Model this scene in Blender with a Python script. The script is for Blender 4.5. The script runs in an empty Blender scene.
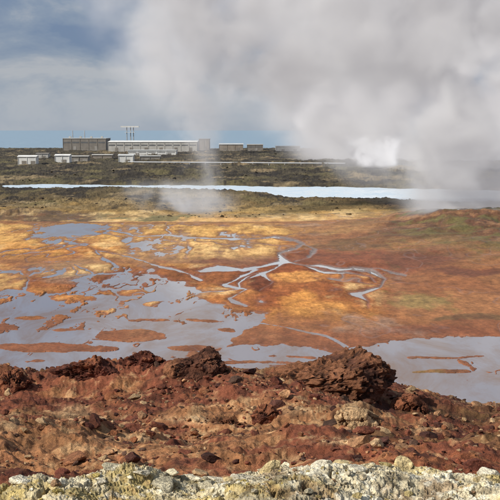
import bpy, math, numpy as np, bmesh
from mathutils import Vector
rng=np.random.default_rng(7)
scene=bpy.context.scene
scene.view_settings.view_transform='Standard'; scene.view_settings.look='None'; scene.view_settings.exposure=0

# ---------------------------------------------------------------- survey helpers
EYE=20.0; F=933.0; PITCH=math.atan(120/F)
cp,sp=math.cos(PITCH),math.sin(PITCH)
def G(u,v,z=0.0):
    """photo survey: bearing/declination -> point on the level z"""
    a=(u-250)/F; b=(250-v)/F
    d=(a, cp+b*sp, -sp+b*cp)
    t=(z-EYE)/d[2]
    return (d[0]*t, d[1]*t, z)
def at(u,v,dist):
    a=(u-250)/F; b=(250-v)/F
    d=(a, cp+b*sp, -sp+b*cp); t=dist/d[1]
    return (d[0]*t, dist, EYE+d[2]*t)
def uv_of(x,y,z=0.0):
    dz=z-EYE
    depth=y*cp-dz*sp
    return 250+F*x/depth, 250-F*(y*sp+dz*cp)/depth
def lin(c):
    c=np.array(c,float)/255.
    return np.where(c<=0.04045,c/12.92,((c+0.055)/1.055)**2.4)
def sst(a,b,x):
    t=np.clip((x-a)/(b-a),0,1); return t*t*(3-2*t)

# ---------------------------------------------------------------- numpy noise
U=np.uint32
def _h(ix,iy,iz,s):
    n=(ix*U(73856093))^(iy*U(19349663))^(iz*U(83492791))^U((s*2654435)&0xffffffff)
    n=(n^(n>>U(13)))*U(1274126177)
    n=(n^(n>>U(16)))*U(2246822519)
    n=n^(n>>U(13))
    return (n&U(0xffff)).astype(np.float32)/np.float32(32768.0)-np.float32(1.0)
def _i(f): return f.astype(np.int64).astype(U)
Z0=np.zeros(1,U)
def n2(x,y,s=0):
    fx,fy=np.floor(x),np.floor(y); tx,ty=(x-fx).astype(np.float32),(y-fy).astype(np.float32)
    tx=tx*tx*(3-2*tx); ty=ty*ty*(3-2*ty); X=_i(fx);Y_=_i(fy); X1=X+U(1); Y1=Y_+U(1)
    a=_h(X,Y_,Z0,s); b=_h(X1,Y_,Z0,s); c=_h(X,Y1,Z0,s); d=_h(X1,Y1,Z0,s)
    return (a*(1-tx)+b*tx)*(1-ty)+(c*(1-tx)+d*tx)*ty
def fbm2(x,y,o=4,s=0,g=0.5):
    r=0;a=1;t=0
    for i in range(o):
        c,sn=math.cos(i*1.1+.4),math.sin(i*1.1+.4)
        X=(x*c-y*sn)*2**i+17.3*i; Y=(x*sn+y*c)*2**i-9.1*i
        r=r+a*n2(X,Y,s+i*13); t+=a; a*=g
    return r/t*1.5
def n3(x,y,z,s=0):
    fx,fy,fz=np.floor(x),np.floor(y),np.floor(z); tx,ty,tz=x-fx,y-fy,z-fz
    tx=tx*tx*(3-2*tx); ty=ty*ty*(3-2*ty); tz=tz*tz*(3-2*tz)
    r=0; X,Y_,Z_=_i(fx),_i(fy),_i(fz)
    for i in (0,1):
        for j in (0,1):
            for k in (0,1):
                w=(tx if i else 1-tx)*(ty if j else 1-ty)*(tz if k else 1-tz)
                r=r+w*_h(X+U(i),Y_+U(j),Z_+U(k),s)
    return r
def fbm3(p,o=4,s=0,g=0.5):
    r=0;a=1;t=0
    for i in range(o):
        q=p*2**i+11.7*i
        r=r+a*n3(q[:,0],q[:,1],q[:,2],s+i*7); t+=a; a*=g
    return r/t*1.5

# ---------------------------------------------------------------- water layout on the flat
def sd_poly(u,v,P,vs=2.2):
    P=np.array(P,float)*[1,vs]; V=v*vs
    d=np.full(u.shape,1e9); ins=np.zeros(u.shape,bool)
    n=len(P)
    for i in range(n):
        a=P[i]; b=P[(i+1)%n]; e=b-a
        t=np.clip(((u-a[0])*e[0]+(V-a[1])*e[1])/(e@e+1e-9),0,1)
        d=np.minimum(d,np.hypot(u-a[0]-e[0]*t,V-a[1]-e[1]*t))
        if a[1]!=b[1]:
            c=((a[1]>V)!=(b[1]>V))&(u<(b[0]-a[0])*(V-a[1])/(b[1]-a[1])+a[0])
            ins^=c
    return np.where(ins,d,-d)
def sd_line(u,v,P,vs=2.2):
    V=v*vs; r=np.full(u.shape,-1e9)
    for a,b in zip(P[:-1],P[1:]):
        ax,ay,aw=a[0],a[1]*vs,a[2]; ex,ey=b[0]-ax,b[1]*vs-ay
        t=np.clip(((u-ax)*ex+(V-ay)*ey)/(ex*ex+ey*ey+1e-9),0,1)
        r=np.maximum(r,(aw+(b[2]-aw)*t)-np.hypot(u-ax-ex*t,V-ay-ey*t))
    return r
POOLS=[
 [(-160,296),(10,290),(40,294),(70,290),(92,276),(106,268),(122,266),(138,272),(166,280),(196,290),(190,298),(226,304),(262,314),(262,326),(240,338),(236,343),(205,352),(160,356),(120,362),(60,364),(-160,372)],
 [(-160,362),(60,358),(150,356),(196,350),(240,342),(300,346),(345,351),(380,345),(430,341),(470,337),(700,334),(700,470),(380,450),(-160,420)],
 [(18,235),(38,227),(70,224),(104,226),(98,234),(66,239),(28,239)],
]
STREAMS=[
 [(272,236,1.4),(290,241,2.2),(303,245,2.6),(296,250,1.8),(280,254,1.8),(284,262,3.6),(262,266,2.4),(240,270,3),(216,268,3.4),(198,271,2.4)],
 [(284,262,3.0),(300,266,1.6),(318,266,2.6),(340,270,1.8),(352,269,2.4),(368,271,3.2),(381,279,2.2),(377,287,2.6),(358,294,2.8),(366,301,1.8),(369,307,1.2)],
 [(300,266,1.2),(322,273,1.5),(345,273,1.2),(366,277,1.4),(372,283,1.)],
 [(352,269,1.0),(376,270,1.2),(404,276,.5)],
 [(303,245,1.2),(316,250,1.),(308,257,1.2),(290,262,1.5)],
 [(252,270,2),(236,277,2),(222,284,4),(244,290,2.0),(226,298,3),(240,306,4)],
 [(284,262,1.6),(262,273,1.4),(238,280,1.6)],[(262,273,1.),(270,282,1.2),(256,292,1.)],
 [(104,230,1.6),(140,236,1.2),(170,234,1.8),(190,238,1.6),(236,240,1.0),(272,236,1.2)],
 [(60,239,1.2),(95,250,1.2),(100,258,1.6),(116,268,2)],[(95,250,1.),(130,256,.9),(150,264,1.2),(176,270,1.6),(200,280,1.6)],
 [(-10,270,1.0),(18,272,1.3),(30,280,1.4),(26,292,2)],[(40,262,.8),(66,261,1),(92,276,1.6)],
 [(180,232,1.),(192,246,.8),(186,258,1.)],
 [(236,318,2),(300,330,.8),(330,336,1.),(350,346,1.6)],
]
ISLANDS=[(45,348,62,4.0),(128,336,34,5.0),(70,297,26,3.2),(160,303,16,3),(190,345,22,2.2),(105,313,14,2.2),(330,366,60,2.0),(440,374,40,1.6),(250,362,40,1.6),(30,318,14,1.8),(130,292,12,3),(200,320,14,1.4),(150,322,18,1.6),(60,330,20,1.6),(226,328,10,2),(440,358,34,1.2),(300,356,20,1.0)]
LAGOON=[(8,185.2),(60,184.6),(150,185.6),(250,186.4),(330,187.2),(400,188.6),(520,191),(640,194),(640,206),(500,203),(410,199.6),(340,198.6),(290,197),(270,193.5),(230,190.6),(150,188.4),(60,187.2),(8,186.8)]

def flat_fields(x,y):
    yy=np.maximum(y,30.)
    u,v=uv_of(x,yy)
    nb=fbm2(x/9+3,y/16,5,21); nb2=fbm2(x/7-30,y/12,4,55)
    uu=u+nb*10; vv=v+nb2*3.2*np.clip((v-200)/100,0.3,1)
    w=np.full(x.shape,-1e9)
    for P in POOLS: w=np.maximum(w,sd_poly(uu,vv,P)-1.0)
    det=fbm2(x/3.2,y/6,5,90,.6)
    # broken mud bars inside the shallow pool
    bars=np.abs(fbm2(x/6.5+40,y/17,5,95,.62)); pat=fbm2(x/3.4+9,y/10,6,99,.66)
    up=sst(-8,10,w)*(1-sst(305,330,v))
    w=np.minimum(w,16)+det*12
    w=np.minimum(w,np.where((v>262),(bars+.10*(pat+.1)-.07*up)*85+2,99))
    w=np.minimum(w,np.where((v>262)&(v<330),(.40-pat)*40,np.where(v>=330,(.70-pat)*40,99)))
    for (a,b,ru,rv) in ISLANDS:
        e=(1-np.hypot((uu-a)/ru,(vv-b)/rv))*min(ru,rv*5)
        w=np.where(e>-3,np.minimum(w,-e*1.0+det*6+pat*8),w)
    s=np.full(x.shape,-1e9)
    us=u+nb*5+det*3.2; vs_=v+nb2*1.5
    for P in STREAMS: s=np.maximum(s,sd_line(us,vs_,P))
    s=s+det*2.6+pat*.8
    r1=np.abs(fbm2(x/13+7,y/26,4,97,.6))
    bm_=sst(262,272,v)*(1-sst(300,325,v))*(1-sst(330,400,u))+ .9*sst(222,228,v)*(1-sst(250,262,v))*(1-sst(240,320,u))
    rv=(.026*np.clip(bm_,0,1)-r1-.03*np.clip(-pat,0,1))*60
    pud=(fbm2(x/5+70,y/15,5,98,.65)-.55)*14*np.clip(bm_,0,1)-2*(1-np.clip(bm_,0,1))
    w=np.maximum(np.maximum(np.clip(w,-30,30),np.clip(s,-30,30)*1.6),np.maximum(np.clip(rv,-30,2),np.clip(pud,-30,2)))
    w=np.where(v<214,-20,w)
    lag=sd_poly(u+fbm2(x/14,y/14,3,5)*3,v+fbm2(x/5,y/14,4,6)*.6,LAGOON,5.0)
    return u,v,w,lag,det,nb,s,pat

# ---------------------------------------------------------------- terrain height
def lip_edge(x):
    return 5.05-.22*sst(-.5,-1.1,x)+0.07*np.sin(x*1.3+1.0)+0.16*np.exp(-((x-0.15)/.8)**2)+n2(x*2.2,x*0+3,8)*.08+n2(x*7,x*0+9,12)*.05
KY=[0,3,5.0,5.35,6.3,8,12,20,30,34,42,60,80]; KZ=[18.30,18.18,18.02,17.7,17.0,16.25,15.15,13.35,11.75,10.6,6.6,-0.6,-2.5]
MOUNDS=[(*at(u_,v_,d_)[:2],a_,b_,c_) for (u_,v_,d_,a_,b_,c_) in [(108,374,29,2.6,1.6,.5),(18,378,29,1.6,1.4,.4),(196,378,28,1.6,1.5,.2),(320,388,28,2.6,1.5,.1),(60,415,19,1.6,.9,.3),(360,405,22,1.1,.8,.3),(10,425,17,.9,1.2,.35),(470,415,22,2,1,.2),(250,382,30,2,1,.2)]]
def hill_height(x,y):
    t=x/np.maximum(y,1)
    e=lip_edge(x)-5.05
    ysh=y-e*sst(3.5,5.0,y)*(1-sst(6,9,y))
    prof=np.interp(ysh,KY,KZ)
    k=sst(14,30,y)
    prof=prof-k*1.0*sst(0.08,0.27,t)
    m=sst(6,14,y)
    f=fbm2(x/5,y/5,3,31); g=fbm2(x/1.3,y/1.3,5,32,.62); r=np.abs(fbm2(x/.5,y/.5,4,36,.65)); cr=np.abs(fbm2(x/2.4+8,y/1.9,5,38,.6))
    prof=prof+m*(f*.36+g*.15+(.4-r)*.10+np.clip(.22-cr,0,.3)*.5)
    for (px,py,rx,ry,h) in MOUNDS:
        prof=prof+h*np.exp(-((x-px)/rx)**2-((y-py)/ry)**2)*(1+.5*g)
    l=1-sst(4.9,5.7,ysh)
    r1=fbm2(x*1.6,y*1.9,3,41); r2=np.abs(fbm2(x*5,y*6,5,42,.62)); c2=np.abs(fbm2(x*2.6+3,y*3.4,4,44,.6))
    st=np.floor((r1*.5+.5+r2*.25)*7)/7
    prof=prof+l*(r1*.04+st*.12+(0.4-r2)*.05-np.clip(.10-c2,0,.1)*.6)
    return prof
def height(x,y,ff=None):
    hh=hill_height(x,y)
    if ff is None: ff=flat_fields(x,y)
    u,v,w,lag,det,nb,s,pat=ff
    dry=np.clip(-w,-6,30)
    f=np.where(dry>0,0.02+0.007*dry+0.0002*dry*dry,0.03*dry)
    f=f+np.where(dry>0,(np.abs(det)*.05+np.abs(pat)*.08)*np.clip(dry/6,0,1),0)
    far=sst(205,255,y)
    f=f+far*(np.clip(fbm2(x/22,y/30,4,61)+.15,-.2,2)*.6+np.abs(fbm2(x/4,y/6,5,62,.65))*.75)
    f2=sst(330,420,y)
    f=f+f2*(np.abs(fbm2(x/22,y/34,6,63,.7))*1.9)*(1-.7*sst(800,1000,y))
    c=G(505,262)
    hn=fbm2(x/6,y/6,5,71)
    f=f+3.2*np.exp(-((x-c[0]-14)/26)**2-((y-c[1]-35)/42)**2)*(1+.3*hn)
    c=G(440,228); f=f+1.3*np.exp(-((x-c[0])/14)**2-((y-c[1])/18)**2)*(1+.4*hn)
    c=G(15,216); f=f+1.3*np.exp(-((x-c[0])/10)**2-((y-c[1])/10)**2)*(1+.6*fbm2(x/3,y/3,4,73))
    li=sst(-8,2,lag); f=f*(1-li)+(-.5)*li
    f=f-6*sst(1010,1090,y+40*n2(x/60,x*0,3))
    g=sst(50,62,y)
    return np.where(y<50,hh,np.where(y>62,f,np.maximum(hh,f*g+(-1)*(1-g))))

# ---------------------------------------------------------------- terrain mesh
t_in=np.linspace(-.30,.30,1050)
t_out=.30*(np.geomspace(1,6.5,40)[1:])
T=np.concatenate([-t_out[::-1],t_in,t_out])
Y=np.concatenate([np.geomspace(2.2,4.2,14)[:-1],np.linspace(4.2,5.9,150)[:-1],np.geomspace(5.9,11,24)[:-1],np.geomspace(11,34,300)[:-1],np.geomspace(34,66,24)[:-1],1/np.linspace(1/66,1/1100,640)])
TT,YY=np.meshgrid(T,Y)
x=(TT*YY).ravel(); y=YY.ravel()
ff=flat_fields(x,y)
z=height(x,y,ff)
u,v,w,lag,det,nb,s,pat=ff

def mixc(c,col,m): return c*(1-m[:,None])+lin(col)[None,:]*m[:,None]
N=len(x)
un=u+nb*14+det*7+pat*3; vn=v+det*3.2+n2(x/5,y/9,77)*2.4+pat*1.2
keys=[(130,(80,74,62)),(165,(72,66,54)),(184,(80,72,56)),(199,(98,84,58)),(208,(116,96,62)),(214,(148,120,74)),(220,(188,148,88)),(232,(214,168,100)),(262,(208,152,86)),(300,(196,132,74)),(345,(160,104,62)),(420,(138,90,58))]
kv=[k[0] for k in keys]; kc=np.array([lin(k[1]) for k in keys])
col=np.stack([np.interp(vn,kv,kc[:,i]) for i in range(3)],1)
def blob(c,u0,v0,ru,rv,rgb,soft=.3,str_=1.):
    d=np.hypot((un-u0)/ru,(vn-v0)/rv)
    return mixc(c,rgb,(1-sst(1-soft,1+soft,d))*str_)
for b in [
 (130,278,150,12,(150,94,56)),(330,268,120,18,(142,82,50)),(320,300,90,18,(158,96,56)),
 (180,250,104,12,(224,182,120)),(60,250,70,7,(200,144,80)),(68,269,44,8,(218,178,120)),(6,280,24,12,(216,170,106)),
 (40,218,70,4,(104,82,56)),(330,240,60,4,(176,128,76)),(345,247,46,4,(116,108,62)),
 (310,279,44,4.5,(214,150,84)),(345,318,82,14,(212,150,82)),(440,288,50,14,(188,126,70)),(470,305,70,13,(212,152,90)),(420,300,30,5,(224,176,112)),
 (300,300,26,8,(214,148,78)),(255,283,14,8,(112,64,44)),(215,262,30,3,(126,78,52)),
 (420,262,46,9,(98,58,42)),(470,276,44,4,(112,68,48)),(440,332,60,5,(150,92,54)),(390,243,30,4,(118,106,62)),(470,318,40,3,(120,114,66)),
 (120,205,60,3,(138,116,78)),(300,212,80,3,(166,138,88)),(230,222,60,4,(206,164,102)),(150,218,50,3,(122,110,70)),(330,226,40,3,(192,148,90)),
 (190,270,14,4,(142,90,58)),(140,322,14,3,(148,94,60)),(430,238,60,8,(96,82,54))]:
    col=blob(col,*b)
damp=sst(-9,-.5,w)*(v>222)
col=mixc(col,(118,70,48),damp*.75)
ox=sst(.10,.65,fbm2(x/6,y/13,5,131,.6))*(v>218)*(1-sst(-8,-2,w)*.5)
col=mixc(col,(150,80,46),ox*.4)
se=1-sst(.0,.09,np.abs(fbm2(x/7+60,y/17,4,135,.6))+.05*np.clip(pat,0,1)); col=mixc(col,(116,76,54),se*(v>224)*.4*(1-sst(360,420,u)))
pal=sst(.10,.6,fbm2(x/8+50,y/15,6,133,.65))*(v>212)*(1-damp)
col=mixc(col,(230,196,138),pal*.6)
gry=sst(.25,.7,fbm2(x/10-50,y/18,6,137,.65))*(v>225); col=mixc(col,(150,134,120),gry*.4)
grn=sst(.2,.6,fbm2(x/9+150,y/18,6,139,.65))*sst(225,235,v)*sst(300,380,u); col=mixc(col,(122,116,62),grn*.5)
fs=fbm2(x/.9,y/2.6,4,171,.7); col=col*(1+.26*np.clip(fs,-1,1)*(v>212)*(~(y<60)))[:,None]
col=mixc(col,(112,68,46),sst(.25,.7,pat)*(v>216)*.35)
wet=sst(-.5,1.5,w)
col=mixc(col,(122,106,100),wet*(v>214))
farm=1-sst(205,216,vn)
mo=sst(-.1,.6,fbm2(x/16,y/30,5,141,.7)); bl=sst(-.1,.35,fbm2(x/8,y/30,6,143,.75))
col=mixc(col,(108,100,66),mo*farm*.6*(sst(150,170,v)*.7+.3)); col=mixc(col,(44,40,38),bl*farm*.85)
tan=sst(.2,.6,fbm2(x/14+9,y/22,6,147,.65)); col=mixc(col,(158,138,104),tan*farm*.55)
hb=np.clip((z-.3)/2.0,0,1)*sst(90,110,y)*(1-sst(250,280,y))*sst(5,30,x)
hm=fbm2(x/5,y/5,6,151,.65)
col=mixc(col,(88,60,46),hb*.85); col=mixc(col,(100,94,54),hb*sst(-.1,.4,hm)*.8); col=mixc(col,(158,118,80),hb*sst(.1,.5,-hm)*.6)
hill=(y<60)
c2=np.tile(lin((120,70,50)),(N,1))
a=fbm2(x/2.2,y/1.6,5,201,.6); b=fbm2(x/1.1,y/.8,5,205,.65); d3=fbm2(x/4.5,y/2.4,4,209); e4=fbm2(x/.4,y/.3,4,213,.65)
c2=mixc(c2,(82,44,33),sst(.0,.5,a+.3*e4)*.85)
c2=mixc(c2,(142,84,54),sst(.05,.6,b)*.6)
c2=mixc(c2,(156,114,76),sst(.25,.7,d3+.45*b)*.65)
c2=mixc(c2,(110,92,58),sst(.15,.6,-d3+.45*b)*.45)
c2=mixc(c2,(190,154,112),sst(.3,.75,e4+.25*d3)*.55)
c2=mixc(c2,(54,32,27),sst(.2,.7,-e4)*.65)
lu,lv=uv_of(x,np.maximum(y,2),z)
for (pu,pv,ru,rv) in [(70,415,26,9),(12,424,16,12),(360,402,26,7),(180,418,30,4),(290,412,20,5),(340,440,40,4),(130,440,30,4),(480,402,24,4),(430,432,22,4)]:
    d=np.hypot((lu+b*14-pu)/ru,(lv+a*5-pv)/rv)
    c2=mixc(c2,(184,150,112),(1-sst(.3,1.2,d))*(y>9)*(.3+.6*sst(-.3,.4,e4)))
ed=lip_edge(x)-5.05
lipm=1-sst(5.12,5.42,y-ed+.12*e4)
c3=np.tile(lin((194,182,152)),(N,1))
f1=fbm2(x*1.3,y*2.2,5,301,.6); f2_=fbm2(x*5,y*5,4,305,.65); f3=fbm2(x*14,y*14,4,309,.65)
c3=mixc(c3,(178,154,80),sst(.0,.5,f1+.45*f2_)*.7)
c3=mixc(c3,(160,124,90),sst(.15,.6,f2_)*.5)
c3=mixc(c3,(92,76,54),sst(.2,.65,-f3+.2*f2_)*.6)
c3=mixc(c3,(222,216,196),sst(.1,.6,f3-.4*f1)*.7)
cc=np.abs(fbm2(x*2.6+3,y*3.4,4,44,.6)); c3=mixc(c3,(70,56,42),(1-sst(.015,.07,cc))*.8)
c2=c2*(1-lipm[:,None])+c3*lipm[:,None]
col=np.where(hill[:,None],c2,col)

def grid_mesh(name,X,Yv,Z,nr,nc):
    me=bpy.data.meshes.new(name)
    n=nr*nc; me.vertices.add(n)
    co=np.empty((n,3),np.float32); co[:,0]=X;co[:,1]=Yv;co[:,2]=Z
    me.vertices.foreach_set('co',co.ravel())
    i=np.arange(nr*nc).reshape(nr,nc)
    q=np.stack([i[:-1,:-1],i[:-1,1:],i[1:,1:],i[1:,:-1]],-1).reshape(-1,4)
    m=len(q); me.loops.add(m*4); me.polygons.add(m)
    me.loops.foreach_set('vertex_index',q.ravel().astype(np.int32))
    me.polygons.foreach_set('loop_start',np.arange(0,m*4,4,dtype=np.int32))
    me.polygons.foreach_set('use_smooth',np.ones(m,bool))
    me.update(calc_edges=True); return me
def add_col(me,c,name='Col'):
    at_=me.color_attributes.new(name,'FLOAT_COLOR','POINT')
    a=np.ones((len(c),4),np.float32); a[:,:3]=c; at_.data.foreach_set('color',a.ravel())
def add_f(me,f,name):
    at_=me.attributes.new(name,'FLOAT','POINT'); at_.data.foreach_set('value',f.astype(np.float32))
def obj(name,me,mat=None,parent=None):
    o=bpy.data.objects.new(name,me); scene.collection.objects.link(o)
    if mat: me.materials.append(mat)
    if parent: o.parent=parent
    return o

# ---------------------------------------------------------------- materials
class NT:
    def __init__(s,tree): s.t=tree; s.n=s.t.nodes; s.l=s.t.links
    def a(s,ty,**k):
        n=s.n.new(ty)
        for kk,vv in k.items(): setattr(n,kk,vv)
        return n
    def c(s,o,i): s.l.new(o,i)
    def noise(s,vec,scale,det=4,rough=.6,dist=0):
        n=s.a('ShaderNodeTexNoise'); n.inputs['Scale'].default_value=scale; n.inputs['Detail'].default_value=det; n.inputs['Roughness'].default_value=rough; n.inputs['Distortion'].default_value=dist
        if vec is not None: s.c(vec,n.inputs['Vector'])
        return n.outputs[0]
    def m(s,op,a,b=None,c=None,clamp=False):
        n=s.a('ShaderNodeMath',operation=op); n.use_clamp=clamp
        for i,q in enumerate((a,b,c)):
            if q is None: continue
            if isinstance(q,(int,float)): n.inputs[i].default_value=q
            else: s.c(q,n.inputs[i])
        return n.outputs[0]
    def mr(s,v,a,b,c,d,smooth=False):
        n=s.a('ShaderNodeMapRange'); n.interpolation_type='SMOOTHSTEP' if smooth else 'LINEAR'
        s.c(v,n.inputs[0])
        for i,q in enumerate((a,b,c,d)): n.inputs[i+1].default_value=q
        return n.outputs[0]
def newmat(name):
    m=bpy.data.materials.new(name); m.use_nodes=True
    t=NT(m.node_tree); b=t.n['Principled BSDF']; return m,t,b
def rockmat(name,scales=(1.2,6,30,90),bump=.4,dist=.05,wetattr=False,contrast=.5):
    m,t,b=newmat(name)
    pos=t.a('ShaderNodeNewGeometry').outputs['Position']
    colr=t.a('ShaderNodeVertexColor',layer_name='Col').outputs[0]
    n1=t.noise(pos,scales[0],4,.65); nn2=t.noise(pos,scales[1],3,.65); nn3=t.noise(pos,scales[2],3,.65); nn4=t.noise(pos,scales[3],1,.65)
    f=t.m('MULTIPLY',t.mr(n1,.3,.7,1-contrast*.6,1+contrast*.6),t.mr(nn2,.3,.7,1-contrast*.6,1+contrast*.6))
    f=t.m('MULTIPLY',f,t.mr(nn3,.3,.7,1-contrast*.6,1+contrast*.6))
    f=t.m('MULTIPLY',f,t.mr(nn4,.3,.7,1-contrast*.5,1+contrast*.5))
    mx=t.a('ShaderNodeVectorMath',operation='SCALE'); t.c(colr,mx.inputs[0]); t.c(f,mx.inputs['Scale'])
    t.c(mx.outputs[0],b.inputs['Base Color'])
    b.inputs['Roughness'].default_value=.92; b.inputs['Specular IOR Level'].default_value=.2
    h=t.m('ADD',nn2,t.m('ADD',t.m('MULTIPLY',nn3,.35),t.m('MULTIPLY',nn4,.12)))
    bp=t.a('ShaderNodeBump'); bp.inputs['Strength'].default_value=bump; bp.inputs['Distance'].default_value=dist
    t.c(h,bp.inputs['Height']); t.c(bp.outputs[0],b.inputs['Normal'])
    if wetattr:
        wa=t.a('ShaderNodeAttribute',attribute_name='damp').outputs['Fac']
        t.c(t.mr(wa,0,1,.92,.38),b.inputs['Roughness'])
        t.c(t.mr(wa,0,1,bump,.05),bp.inputs['Strength'])
    return m
m_ground=rockmat('mineral_ground',(.35,2.2,14,70),.8,.12,True,.5)
me=grid_mesh('ground',x,y,z,len(Y),len(T))
add_col(me,col); add_f(me,np.where(hill,0,sst(-5,0,w)*(v>214)),'damp')
obj('ground',me,m_ground)

def watermat(name,rgb,rough,bs,bd,var=None,rstr=.5,ior=1.33,pale_rgb=None):
    m,t,b=newmat(name)
    pos=t.a('ShaderNodeNewGeometry').outputs['Position']
    mp=t.a('ShaderNodeMapping'); mp.inputs['Scale'].default_value=(1,.45,1); t.c(pos,mp.inputs[0])
    n=t.noise(mp.outputs[0],bs,3,.6)
    big=t.noise(mp.outputs[0],.14,6,.7,.9)
    rmp=t.a('ShaderNodeValToRGB'); e=rmp.color_ramp.elements
    a=lin(rgb); bb=lin(var or rgb)
    e[0].position=.44; e[0].color=(*a,1); e[1].position=.62; e[1].color=(*bb,1)
    t.c(big,rmp.inputs[0]); cout=rmp.outputs[0]
    if pale_rgb:   # base colour turns paler farther back and to the right
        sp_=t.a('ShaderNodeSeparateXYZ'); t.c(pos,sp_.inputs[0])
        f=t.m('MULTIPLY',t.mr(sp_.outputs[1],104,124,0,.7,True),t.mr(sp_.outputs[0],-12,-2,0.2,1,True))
        mm=t.a('ShaderNodeMix',data_type='RGBA'); t.c(f,mm.inputs[0]); t.c(cout,mm.inputs[6]); mm.inputs[7].default_value=(*lin(pale_rgb),1); cout=mm.outputs[2]
    t.c(cout,b.inputs['Base Color'])
    t.c(t.mr(big,.35,.65,rough,rough*2.8),b.inputs['Roughness']); b.inputs['IOR'].default_value=ior
    bp=t.a('ShaderNodeBump'); bp.inputs['Strength'].default_value=rstr; bp.inputs['Distance'].default_value=bd
    t.c(n,bp.inputs['Height']); t.c(bp.outputs[0],b.inputs['Normal'])
    return m
m_pool=watermat('silty_pool_water',(134,132,140),.05,3.0,.012,(124,104,94),pale_rgb=(190,196,200))
def sheet(name,pts,z,mat):
    me=bpy.data.meshes.new(name); me.from_pydata([(p[0],p[1],z) for p in pts],[],[tuple(range(len(pts)))]); me.update()
    return obj(name,me,mat)
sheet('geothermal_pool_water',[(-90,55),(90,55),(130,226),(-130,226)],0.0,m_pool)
m_lag=watermat('milky_blue_water',(206,220,230),.2,.8,.02,(190,208,222))
sheet('blue_lagoon_water',[(-140,258),(200,240),(240,340),(-140,352)],-.06,m_lag)
m_sea=watermat('sea_water',(128,150,168),.45,.05,.25,(140,160,176))
sheet('sea',[(-30000,1000),(30000,1000),(30000,40000),(-30000,40000)],-2.2,m_sea)

# ---------------------------------------------------------------- rocks
def ico(sub):
    bm=bmesh.new(); bmesh.ops.create_icosphere(bm,subdivisions=sub,radius=1)
    V=np.array([v_.co[:] for v_ in bm.verts]); Fc=np.array([[v_.index for v_ in f.verts] for f in bm.faces]); bm.free(); return V,Fc
def tri_mesh(name,V,Fc,smooth=False):
    me=bpy.data.meshes.new(name); me.vertices.add(len(V)); me.vertices.foreach_set('co',V.astype(np.float32).ravel())
    m=len(Fc); me.loops.add(m*3); me.polygons.add(m)
    me.loops.foreach_set('vertex_index',Fc.ravel().astype(np.int32)); me.polygons.foreach_set('loop_start',np.arange(0,m*3,3,dtype=np.int32))
    me.polygons.foreach_set('use_smooth',np.full(m,smooth)); me.update(calc_edges=True); return me
m_rock=rockmat('weathered_rock',(1.5,9,45,130),.9,.05,False,.7)
def facet(V,n=16,seed=0,lo=.62,hi=.95):
    r=np.random.default_rng(seed); P=r.normal(size=(n,3)); P/=np.linalg.norm(P,axis=1)[:,None]
    D=r.uniform(lo,hi,n); V=V.copy()
    for p,d in zip(P,D):
        k=V@p-d; V=np.where((k>0)[:,None],V-k[:,None]*p,V)
    return V
variants=[]
for i in range(12):
    V,Fc=ico(3); V=facet(V,9,i+3,.45,.85); V=V*(1+.16*fbm3(V*2.4+i*9,3,i,.6))[:,None]; variants.append((V,Fc))
def scatter(name,xs,ys,sizes,cols,mat=m_rock,flat=(.4,.75),sink=.1):
    zs=height(xs,ys)
    VV=[];FF=[];CC=[];off=0
    for i in range(len(xs)):
        V,Fc=variants[rng.integers(len(variants))]
        sc=np.array([rng.uniform(.7,1.4),rng.uniform(.7,1.2),rng.uniform(*flat)])*sizes[i]
        a=rng.uniform(0,6.28); tl=rng.normal(0,.3)
        P=V*sc; c,s_=math.cos(tl),math.sin(tl); P=np.stack([P[:,0]*c-P[:,2]*s_,P[:,1],P[:,0]*s_+P[:,2]*c],1)
        c,s_=math.cos(a),math.sin(a); P=np.stack([P[:,0]*c-P[:,1]*s_,P[:,0]*s_+P[:,1]*c,P[:,2]],1)
        P+= [xs[i],ys[i],zs[i]+sizes[i]*sink]
        VV.append(P);FF.append(Fc+off);off+=len(P);CC.append(np.tile(cols[i],(len(P),1)))
    me=tri_mesh(name,np.vstack(VV),np.vstack(FF)); add_col(me,np.vstack(CC)); return obj(name,me,mat)
def pick(cols,n):
    C=np.array([lin(c) for c in cols]); k=rng.integers(len(C),size=n); return C[k]*rng.uniform(.7,1.2,(n,1))
n=11000; ys=10.5+(rng.random(n)**.8)*22; xs=rng.uniform(-.34,.34,n)*ys
sz=np.clip(rng.pareto(2.2,n)*.03+.018,.018,.22); cl=fbm2(xs/1.8,ys/1.5,3,400); k=cl+rng.normal(0,.3,n)>.05
xs,ys,sz=xs[k],ys[k],sz[k]
scatter('slope_stones',xs,ys,sz,pick([(116,68,50),(96,54,42),(136,92,64),(154,116,84),(84,62,50),(132,84,56),(74,46,38),(106,62,46),(176,146,110)],len(xs)),sink=.22)
n=1300; ys=rng.uniform(4.1,5.35,n); xs=rng.uniform(-.36,.36,n)*ys
sz=np.clip(rng.pareto(2.4,n)*.007+.004,.004,.032); ys=np.minimum(ys,lip_edge(xs)+.05)
scatter('lip_stones',xs,ys,sz,pick([(190,178,150),(170,156,128),(204,196,174),(160,144,100),(176,156,92),(140,112,84)],n))
n=40; xs=rng.uniform(-1.7,1.7,n); ys=lip_edge(xs)+rng.uniform(-.28,.0,n); sz=rng.uniform(.025,.085,n)
scatter('lip_rocks',xs,ys,sz,pick([(190,180,152),(204,194,170),(174,156,116)],n),flat=(.3,.5),sink=.0)
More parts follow.
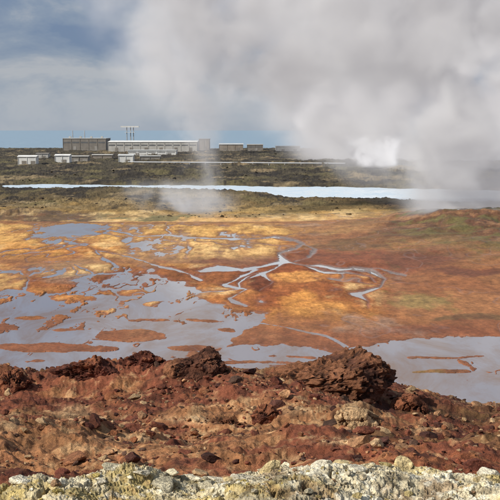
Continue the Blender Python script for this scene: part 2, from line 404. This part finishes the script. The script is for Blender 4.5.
def boulder(name,u,vb,d,W,D,prof,cols,seed,yaw=0,strata=.03,nf=14,dip=.2,lift=0,lo=.5,hi=.85):
    V,Fc=ico(6); V=facet(V,nf,seed,lo,hi); V/=np.abs(V).max(0)
    p=at(u,vb,d)
    X=V[:,0]; hp=np.interp(X,np.linspace(-1,1,len(prof)),prof)
    P=np.stack([X*W/2,V[:,1]*D/2*(.75+.25*np.clip(hp/max(prof),0,1)),V[:,2]*hp],1)
    q=P*1.0
    nz=fbm3(q*1.1+seed,4,seed,.55); rd=np.abs(fbm3(q*2.2+seed*3,5,seed+3,.62)); fine=fbm3(q*8+seed,4,seed+9,.65)
    blk=np.floor((q@np.array([1.0,.5,-.7])+nz*.6)*1.7)
    bo=np.sin(blk*12.9+seed)*.5
    sl=(P[:,2]-P[:,0]*dip+nz*.3)*3.2; st=(sl-np.floor(sl)); st=(sst(.0,.12,st)-st*.6)*strata*2*(.4+sst(-.3,.4,fine+nz))
    nr=V/np.linalg.norm(V,axis=1)[:,None]
    P=P+nr*(nz*.12+(-np.clip(.10-rd,0,.1))*.9+fine*.035+st+bo*.07)[:,None]
    c,s_=math.cos(yaw),math.sin(yaw); P=np.stack([P[:,0]*c-P[:,1]*s_,P[:,0]*s_+P[:,1]*c,P[:,2]],1)
    P[:,0]+=p[0];P[:,1]+=d
    gz=float(height(np.array([p[0]]),np.array([float(d)]))[0]); P[:,2]+=gz+lift
    me=tri_mesh(name,P,Fc)
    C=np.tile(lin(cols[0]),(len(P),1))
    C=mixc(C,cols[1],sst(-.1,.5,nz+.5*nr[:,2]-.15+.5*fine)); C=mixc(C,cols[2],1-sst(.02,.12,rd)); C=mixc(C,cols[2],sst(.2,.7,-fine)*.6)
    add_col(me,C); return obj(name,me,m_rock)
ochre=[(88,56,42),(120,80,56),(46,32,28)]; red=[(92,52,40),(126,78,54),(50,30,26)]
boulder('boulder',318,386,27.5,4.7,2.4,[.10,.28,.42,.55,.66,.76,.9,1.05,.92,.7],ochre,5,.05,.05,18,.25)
boulder('boulder',197,381,27.5,1.7,1.3,[.35,.6,.62,.72,.85,.6],ochre,9,.3,.04,14,-.1)
boulder('boulder',92,380,28,2.8,1.3,[.2,.35,.5,.55,.4,.25],red,12,0,.03,12)
boulder('boulder',14,384,27.5,1.2,.9,[.3,.5,.45,.3],red,15,0,.03)
boulder('boulder',142,380,28.5,1.5,.8,[.25,.4,.45,.3],red,17,0,.03)
boulder('boulder',358,414,21,1.1,.7,[.2,.3,.36,.2],[(150,112,78),(186,154,116),(96,64,46)],19,0,.02)
boulder('boulder',226,403,22,.9,.6,[.2,.3,.3,.2],[(110,70,48),(150,110,74),(66,42,32)],23,0,.02)
boulder('boulder',412,400,27,1.1,.7,[.2,.3,.3,.2],red,27,0,.02)
boulder('boulder',265,408,22,.8,.6,[.15,.25,.3,.2],red,29,0,.02)

n=1300; uu_=rng.uniform(-30,540,n); vv_=rng.uniform(199,218,n); g=np.array([G(a_,b_) for a_,b_ in zip(uu_,vv_)])
k=fbm2(g[:,0]/18,g[:,1]/18,3,555)+rng.normal(0,.25,n)>.1; g=g[k]; n=len(g)
scatter('lava_rocks',g[:,0],g[:,1],np.clip(rng.pareto(3,n)*.22+.15,.15,.7),pick([(62,52,44),(86,74,56),(52,44,38),(104,90,66)],n),sink=.0)
n=1800; uu_=rng.uniform(-30,540,n); vv_=150+rng.random(n)**.8*34; g=np.array([G(a_,b_) for a_,b_ in zip(uu_,vv_)])
k=fbm2(g[:,0]/30,g[:,1]/50,3,556)+rng.normal(0,.25,n)>.1; g=g[k]; n=len(g)
scatter('lava_field_rocks',g[:,0],g[:,1],np.clip(rng.pareto(3,n)*.35+.3,.3,1.4),pick([(56,50,46),(76,68,56),(48,44,42),(96,86,68)],n),flat=(.25,.5),sink=.0)

# ---------------------------------------------------------------- plant buildings
def plain(name,rgb,rough=.7,metal=0):
    m,t,b=newmat(name)
    pos=t.a('ShaderNodeNewGeometry').outputs['Position']
    nn=t.noise(pos,.35,5,.6)
    f=t.mr(nn,.3,.7,.8,1.12)
    c=t.a('ShaderNodeVectorMath',operation='SCALE'); c.inputs[0].default_value=tuple(lin(rgb)); t.c(f,c.inputs['Scale'])
    t.c(c.outputs[0],b.inputs['Base Color']); b.inputs['Roughness'].default_value=rough; b.inputs['Metallic'].default_value=metal
    return m
M_grey=plain('grey_cladding',(184,182,176)); M_dark=plain('dark_cladding',(136,130,122)); M_white=plain('white_cladding',(222,222,218))
M_roof=plain('metal_roof',(196,198,196),.5); M_win=plain('dark_glazing',(110,112,114),.2); M_conc=plain('concrete',(160,156,150)); M_pipe=plain('pipe_steel',(190,192,194),.4,.3)
M_brown=plain('brown_cladding',(146,136,124))
def boxes(name,lst,mat,parent):
    V=[];Fc=[]
    for (x0,x1,y0,y1,z0,z1) in lst:
        o=len(V); V+=[(x0,y0,z0),(x1,y0,z0),(x1,y1,z0),(x0,y1,z0),(x0,y0,z1),(x1,y0,z1),(x1,y1,z1),(x0,y1,z1)]
        Fc+=[tuple(o+i for i in f) for f in ((3,2,1,0),(4,5,6,7),(0,1,5,4),(1,2,6,5),(2,3,7,6),(3,0,4,7))]
    me=bpy.data.meshes.new(name); me.from_pydata(V,[],Fc); me.update(); o=obj(name,me,mat,parent); return o
def hall(name,u0,u1,vb,h,depth,wall,roof=M_roof,gable=0,bands=True,doors=1,yaw=0,vents=0,z0=.6):
    a=G(u0,vb,z0); b=G(u1,vb,z0); L=b[0]-a[0]; cx=(a[0]+b[0])/2
    e=bpy.data.objects.new(name,None); scene.collection.objects.link(e); e.location=(cx,a[1],z0); e.rotation_euler=(0,0,yaw)
    boxes('plinth',[(-L/2-.2,L/2+.2,-.2,depth+.2,-5,.5)],M_conc,e)
    boxes('walls',[(-L/2,L/2,0,depth,.503,h)],wall,e)
    if gable>0:
        V=[(-L/2-.4,-.4,h+.003),(L/2+.4,-.4,h+.003),(L/2+.4,depth+.4,h+.003),(-L/2-.4,depth+.4,h+.003),(-L/2-.4,depth/2,h+gable),(L/2+.4,depth/2,h+gable)]
        me=bpy.data.meshes.new('roof'); me.from_pydata(V,[],[(0,1,5,4),(2,3,4,5),(0,4,3),(1,2,5),(3,2,1,0)]); obj('roof',me,roof,e)
    else:
        boxes('roof',[(-L/2-.3,L/2+.3,-.3,depth+.3,h+.003,h+.55)],roof,e)
    k=max(2,int(L/7)); sp_=L/k
    boxes('pilasters',[(-L/2+i*sp_-.1+(.11 if i==0 else 0)-(.11 if i==k else 0),-L/2+i*sp_+.1+(.11 if i==0 else 0)-(.11 if i==k else 0),-.19,.0-.003,.506,h-.05) for i in range(k+1)],wall,e)
    if bands: boxes('windows',[(-L/2+i*sp_+.8,-L/2+(i+1)*sp_-.8,-.06,-.003,h*.62,h*.74) for i in range(k)],M_win,e)
    boxes('doors',[(-L/2+(j+.5)*L/doors-.4,-L/2+(j+.5)*L/doors+2.4,-.1,-.004,.508,min(h*.5,4)) for j in range(doors)],M_dark if wall is not M_dark else M_conc,e)
    if vents: boxes('roof_vents',[(-L/2+(j+.5)*L/vents-1,-L/2+(j+.5)*L/vents+1,depth*.3,depth*.3+2,h+.56,h+2.2) for j in range(vents)],M_grey,e)
    return e
hall('turbine_hall',63,106,150.5,11.2,30,M_dark,M_roof,0,True,2,0,4)
hall('power_plant_building',108,197,152,8.8,34,M_grey,M_white,1.2,True,6)
hall('power_plant_building',199,209,150.5,10.5,26,M_brown,M_dark,0,False,1)
hall('plant_annex',128,176,155.5,3.6,14,M_white,M_roof,0,True,3)
hall('industrial_building',219,243,151,6.0,24,M_brown,M_roof,1.0,False,2)
hall('industrial_building',247,263,151,5.6,22,M_dark,M_grey,0,True,1)
hall('industrial_building',276,300,151.5,4.4,24,M_grey,M_roof,0,False,2)
hall('white_shed',18,36,165,4.6,7,M_white,M_white,.8,False,2)
hall('white_shed',55,69.5,163.5,4.6,7,M_white,M_white,.8,False,1)
hall('white_shed',118.5,133,163.5,4.6,7,M_white,M_roof,.8,False,1)
hall('storage_shed',70,88,162,3.4,7,M_dark,M_grey,.5,False,2)
hall('storage_shed',36,48,158,3,8,M_grey,M_dark,.5,False,1)
hall('storage_shed',92,112,160,3.2,7,M_brown,M_grey,.5,False,2)
hall('storage_shed',140,160,161,3,7,M_dark,M_roof,.4,False,2)
def cyl(name,r0,r1,h,loc,mat,parent,rot=(0,0,0),n=20):
    bm=bmesh.new(); bmesh.ops.create_cone(bm,cap_ends=True,segments=n,radius1=r0,radius2=r1,depth=h); me=bpy.data.meshes.new(name); bm.to_mesh(me); bm.free()
    o=obj(name,me,mat,parent); o.location=loc; o.rotation_euler=rot; return o
c=at(130.5,151,905)
e=bpy.data.objects.new('exhaust_stack',None); scene.collection.objects.link(e); e.location=(c[0],905,.5)
for i,dx in enumerate((-3.2,.4,3.2)):
    cyl('stack_%d'%(i+1),.4,.32,22,(dx,0,11),M_conc,e)
boxes('silencer_head',[(-9,8.5,-1.6,1.6,22.003,23.3)],M_white,e)
boxes('platform',[(-5,5,-2.2,2.2,17,17.3)],M_white,e)
for i,(uu2,hh2) in enumerate(((72,9),(84,8))):
    p=at(uu2,150,925); q=cyl('vent_stack',.5,.4,8,(p[0],930,15.5),M_pipe,None)
a=G(128,163.3,1.2); b=G(345,164.8,1.2)
e=bpy.data.objects.new('steam_pipeline',None); scene.collection.objects.link(e)
mid=((a[0]+b[0])/2,(a[1]+b[1])/2,1.9); e.location=mid; L=math.hypot(b[0]-a[0],b[1]-a[1]); ang=math.atan2(b[1]-a[1],b[0]-a[0]); e.rotation_euler=(0,0,ang)
cyl('pipe',.35,.35,L,(0,0,0),M_pipe,e,(0,math.pi/2,0)); cyl('pipe_2',.35,.35,L,(0,2,0),M_pipe,e,(0,math.pi/2,0))
boxes('supports',[(-L/2+i*9,-L/2+i*9+.5,-.6,2.6,-3.5,-.4) for i in range(int(L/9))],M_conc,e)

# ---------------------------------------------------------------- steam (voxel volumes)
BASE=.003
def vapour(name,k,aniso=.0,step=8.0,col=(1,1,1),em=(1.,.95,.98,1)):
    m=bpy.data.materials.new(name); m.use_nodes=True; t=NT(m.node_tree); t.n.clear()
    out=t.a('ShaderNodeOutputMaterial'); pv=t.a('ShaderNodeVolumePrincipled')
    pv.inputs['Color'].default_value=(*col,1); pv.inputs['Anisotropy'].default_value=aniso; pv.inputs['Density Attribute'].default_value=''
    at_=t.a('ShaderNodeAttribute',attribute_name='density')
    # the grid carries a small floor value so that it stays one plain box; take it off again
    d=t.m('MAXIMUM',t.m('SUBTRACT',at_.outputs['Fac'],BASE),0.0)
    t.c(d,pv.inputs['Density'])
    # added glow stands in for light scattered many times inside the white vapour
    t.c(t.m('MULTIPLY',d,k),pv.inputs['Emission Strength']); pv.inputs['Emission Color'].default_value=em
    t.c(pv.outputs[0],out.inputs['Volume'])
    try: m.cycles.volume_step_rate=step
    except Exception as ex: print(ex)
    return m
VM=vapour('steam_vapour',.19); VB=vapour('dense_glow_vapour',.55,em=(1,.98,1,1),step=5.0); VK=vapour('steam_bank_vapour',.24)  # added glow strength per vapour, raised for the white bursts
def steam(name,base,top,r0,r1,dens,nscale,thr=(.42,.68),seed=0,bend=1.,rp=1.,ysq=.6,fade=(0,.06,.8,1.),vox=.7,warp=1.0,mat=None,core=.1):
    bx,by,bz=base; tx,ty,tz=top; H=tz-bz
    x0=min(bx-r0,tx-r1,(bx+tx)/2-r1)-bx; x1=max(bx+r0,tx+r1,(bx+tx)/2+r1)-bx; dy=max(r0,r1)*ysq
    g=bpy.data.node_groups.new(name+'_field','GeometryNodeTree'); g.interface.new_socket('Geometry',in_out='INPUT',socket_type='NodeSocketGeometry'); g.interface.new_socket('Geometry',in_out='OUTPUT',socket_type='NodeSocketGeometry')
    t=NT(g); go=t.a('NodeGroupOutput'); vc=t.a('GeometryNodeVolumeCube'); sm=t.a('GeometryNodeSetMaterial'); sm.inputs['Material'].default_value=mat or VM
    vc.inputs['Min'].default_value=(x0,-dy,0); vc.inputs['Max'].default_value=(x1,dy+ (ty-by),H)
    vc.inputs['Resolution X'].default_value=max(8,int((x1-x0)/vox)); vc.inputs['Resolution Y'].default_value=max(8,int((2*dy+ty-by)/vox)); vc.inputs['Resolution Z'].default_value=max(8,int(H/vox))
    pos=t.a('GeometryNodeInputPosition').outputs[0]; sx=t.a('ShaderNodeSeparateXYZ'); t.c(pos,sx.inputs[0])
    wn=t.a('ShaderNodeTexNoise'); wn.inputs['Scale'].default_value=nscale*.6; wn.inputs['Detail'].default_value=4
    vs=t.a('ShaderNodeVectorMath',operation='ADD'); vs.inputs[1].default_value=(seed*13.7,seed*7.1,seed*3.3); t.c(pos,vs.inputs[0]); t.c(vs.outputs[0],wn.inputs['Vector'])
    ws=t.a('ShaderNodeSeparateXYZ'); t.c(wn.outputs['Color'],ws.inputs[0])
    hz=t.m('DIVIDE',sx.outputs[2],H,clamp=True)
    hb_=t.m('POWER',hz,bend); rr=t.m('ADD',t.m('MULTIPLY',t.m('POWER',hz,rp),r1-r0),r0)
    X=t.m('DIVIDE',t.m('SUBTRACT',sx.outputs[0],t.m('MULTIPLY',hb_,tx-bx)),rr)
    Yy=t.m('DIVIDE',t.m('SUBTRACT',sx.outputs[1],t.m('MULTIPLY',hb_,ty-by)),t.m('MULTIPLY',rr,ysq))
    X2=t.m('ADD',X,t.m('MULTIPLY',t.m('SUBTRACT',ws.outputs[0],.5),warp*2))
    Y2=t.m('ADD',Yy,t.m('MULTIPLY',t.m('SUBTRACT',ws.outputs[1],.5),warp*2))
    d=t.m('SQRT',t.m('ADD',t.m('MULTIPLY',X2,X2),t.m('MULTIPLY',Y2,Y2)))
    d0=t.m('SQRT',t.m('ADD',t.m('MULTIPLY',X,X),t.m('MULTIPLY',Yy,Yy)))
    env=t.m('MULTIPLY',t.mr(d,core,.95,1,0,True),t.mr(d0,.55,1.,1,0,True))
    nz=t.noise(vs.outputs[0],nscale,6,.62,.6)
    nf=t.mr(nz,thr[0],thr[1],0,1,True)
    de=t.m('MULTIPLY',env,nf)
    de=t.m('MULTIPLY',de,t.mr(hz,fade[0],fade[1],0,1,True)); de=t.m('MULTIPLY',de,t.mr(hz,fade[2],fade[3],1,0,True))
    de=t.m('ADD',t.m('MULTIPLY',de,dens),BASE)
    t.c(de,vc.inputs['Density']); t.c(vc.outputs[0],sm.inputs[0]); t.c(sm.outputs[0],go.inputs[0])
    me=bpy.data.meshes.new(name); o=obj(name,me); o.location=base
    md=o.modifiers.new('steam_field','NODES'); md.node_group=g
    return o
# vents on the right of the flats; the wind carries the vapour left and up
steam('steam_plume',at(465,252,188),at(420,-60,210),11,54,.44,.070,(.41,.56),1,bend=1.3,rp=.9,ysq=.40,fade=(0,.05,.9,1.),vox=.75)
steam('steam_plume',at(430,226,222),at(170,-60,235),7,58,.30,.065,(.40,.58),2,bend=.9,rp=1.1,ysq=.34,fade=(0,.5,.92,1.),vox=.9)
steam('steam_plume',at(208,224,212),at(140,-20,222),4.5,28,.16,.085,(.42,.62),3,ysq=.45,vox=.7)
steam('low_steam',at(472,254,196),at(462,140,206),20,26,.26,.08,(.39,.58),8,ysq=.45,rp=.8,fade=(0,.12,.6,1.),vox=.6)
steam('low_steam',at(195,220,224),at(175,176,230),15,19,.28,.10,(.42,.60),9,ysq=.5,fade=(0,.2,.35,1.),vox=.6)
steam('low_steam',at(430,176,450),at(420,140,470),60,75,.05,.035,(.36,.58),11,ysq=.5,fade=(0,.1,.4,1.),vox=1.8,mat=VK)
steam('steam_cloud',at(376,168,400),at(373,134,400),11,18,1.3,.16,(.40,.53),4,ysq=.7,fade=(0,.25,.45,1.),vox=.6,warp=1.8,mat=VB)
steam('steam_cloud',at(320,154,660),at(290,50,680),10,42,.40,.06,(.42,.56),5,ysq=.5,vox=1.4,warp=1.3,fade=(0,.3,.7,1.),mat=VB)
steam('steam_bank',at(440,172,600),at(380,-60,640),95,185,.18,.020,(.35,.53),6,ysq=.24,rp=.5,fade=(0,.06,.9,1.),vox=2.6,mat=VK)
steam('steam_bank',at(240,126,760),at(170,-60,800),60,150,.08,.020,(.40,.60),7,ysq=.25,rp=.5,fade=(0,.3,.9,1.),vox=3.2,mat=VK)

# ---------------------------------------------------------------- light, sky
SD=Vector((-.74,-.34,.66)).normalized(); el=math.asin(SD.z); az=math.atan2(SD.x,SD.y)
sl=bpy.data.lights.new('sun','SUN'); sl.energy=5.0; sl.angle=math.radians(.53); sl.color=(1,.94,.84)
so=bpy.data.objects.new('sun',sl); scene.collection.objects.link(so); so.rotation_euler=SD.to_track_quat('Z','Y').to_euler(); so.location=(0,0,100)
W=bpy.data.worlds.new('World'); scene.world=W; W.use_nodes=True; t=NT(W.node_tree); bg=t.n['Background']
sky=t.a('ShaderNodeTexSky',sky_type='NISHITA'); sky.sun_disc=False; sky.sun_elevation=el; sky.sun_rotation=az; sky.dust_density=1.5
tc=t.a('ShaderNodeTexCoord').outputs['Generated']
mp=t.a('ShaderNodeMapping'); mp.inputs['Scale'].default_value=(1,1,2.6); mp.inputs['Rotation'].default_value=(0,.12,0); t.c(tc,mp.inputs[0])
cn=t.noise(mp.outputs[0],6.5,7,.6,.3)
rmp=t.a('ShaderNodeValToRGB'); e=rmp.color_ramp.elements
e[0].position=.38; e[0].color=(1.9,2.7,4.3,1); e[1].position=.62; e[1].color=(5.2,5.4,5.9,1)
q=rmp.color_ramp.elements.new(.5); q.color=(3.0,3.7,4.9,1); t.c(cn,rmp.inputs[0])
sx=t.a('ShaderNodeSeparateXYZ'); t.c(tc,sx.inputs[0])
hz=t.mr(sx.outputs[2],0,.09,.75,0,True)
mh=t.a('ShaderNodeMix',data_type='RGBA'); t.c(hz,mh.inputs[0]); t.c(rmp.outputs[0],mh.inputs[6]); mh.inputs[7].default_value=(5.1,5.7,6.5,1)
mx=t.a('ShaderNodeMix',data_type='RGBA'); mx.inputs[0].default_value=.85; t.c(sky.outputs[0],mx.inputs[6]); t.c(mh.outputs[2],mx.inputs[7])
t.c(mx.outputs[2],bg.inputs[0]); bg.inputs[1].default_value=.086

cam=bpy.data.cameras.new('camera'); cam.sensor_width=36; cam.lens=36*F/500; cam.clip_end=60000; cam.clip_start=.1
co=bpy.data.objects.new('camera',cam); scene.collection.objects.link(co); co.location=(0,0,EYE); co.rotation_euler=(math.pi/2-PITCH,0,0)
scene.camera=co
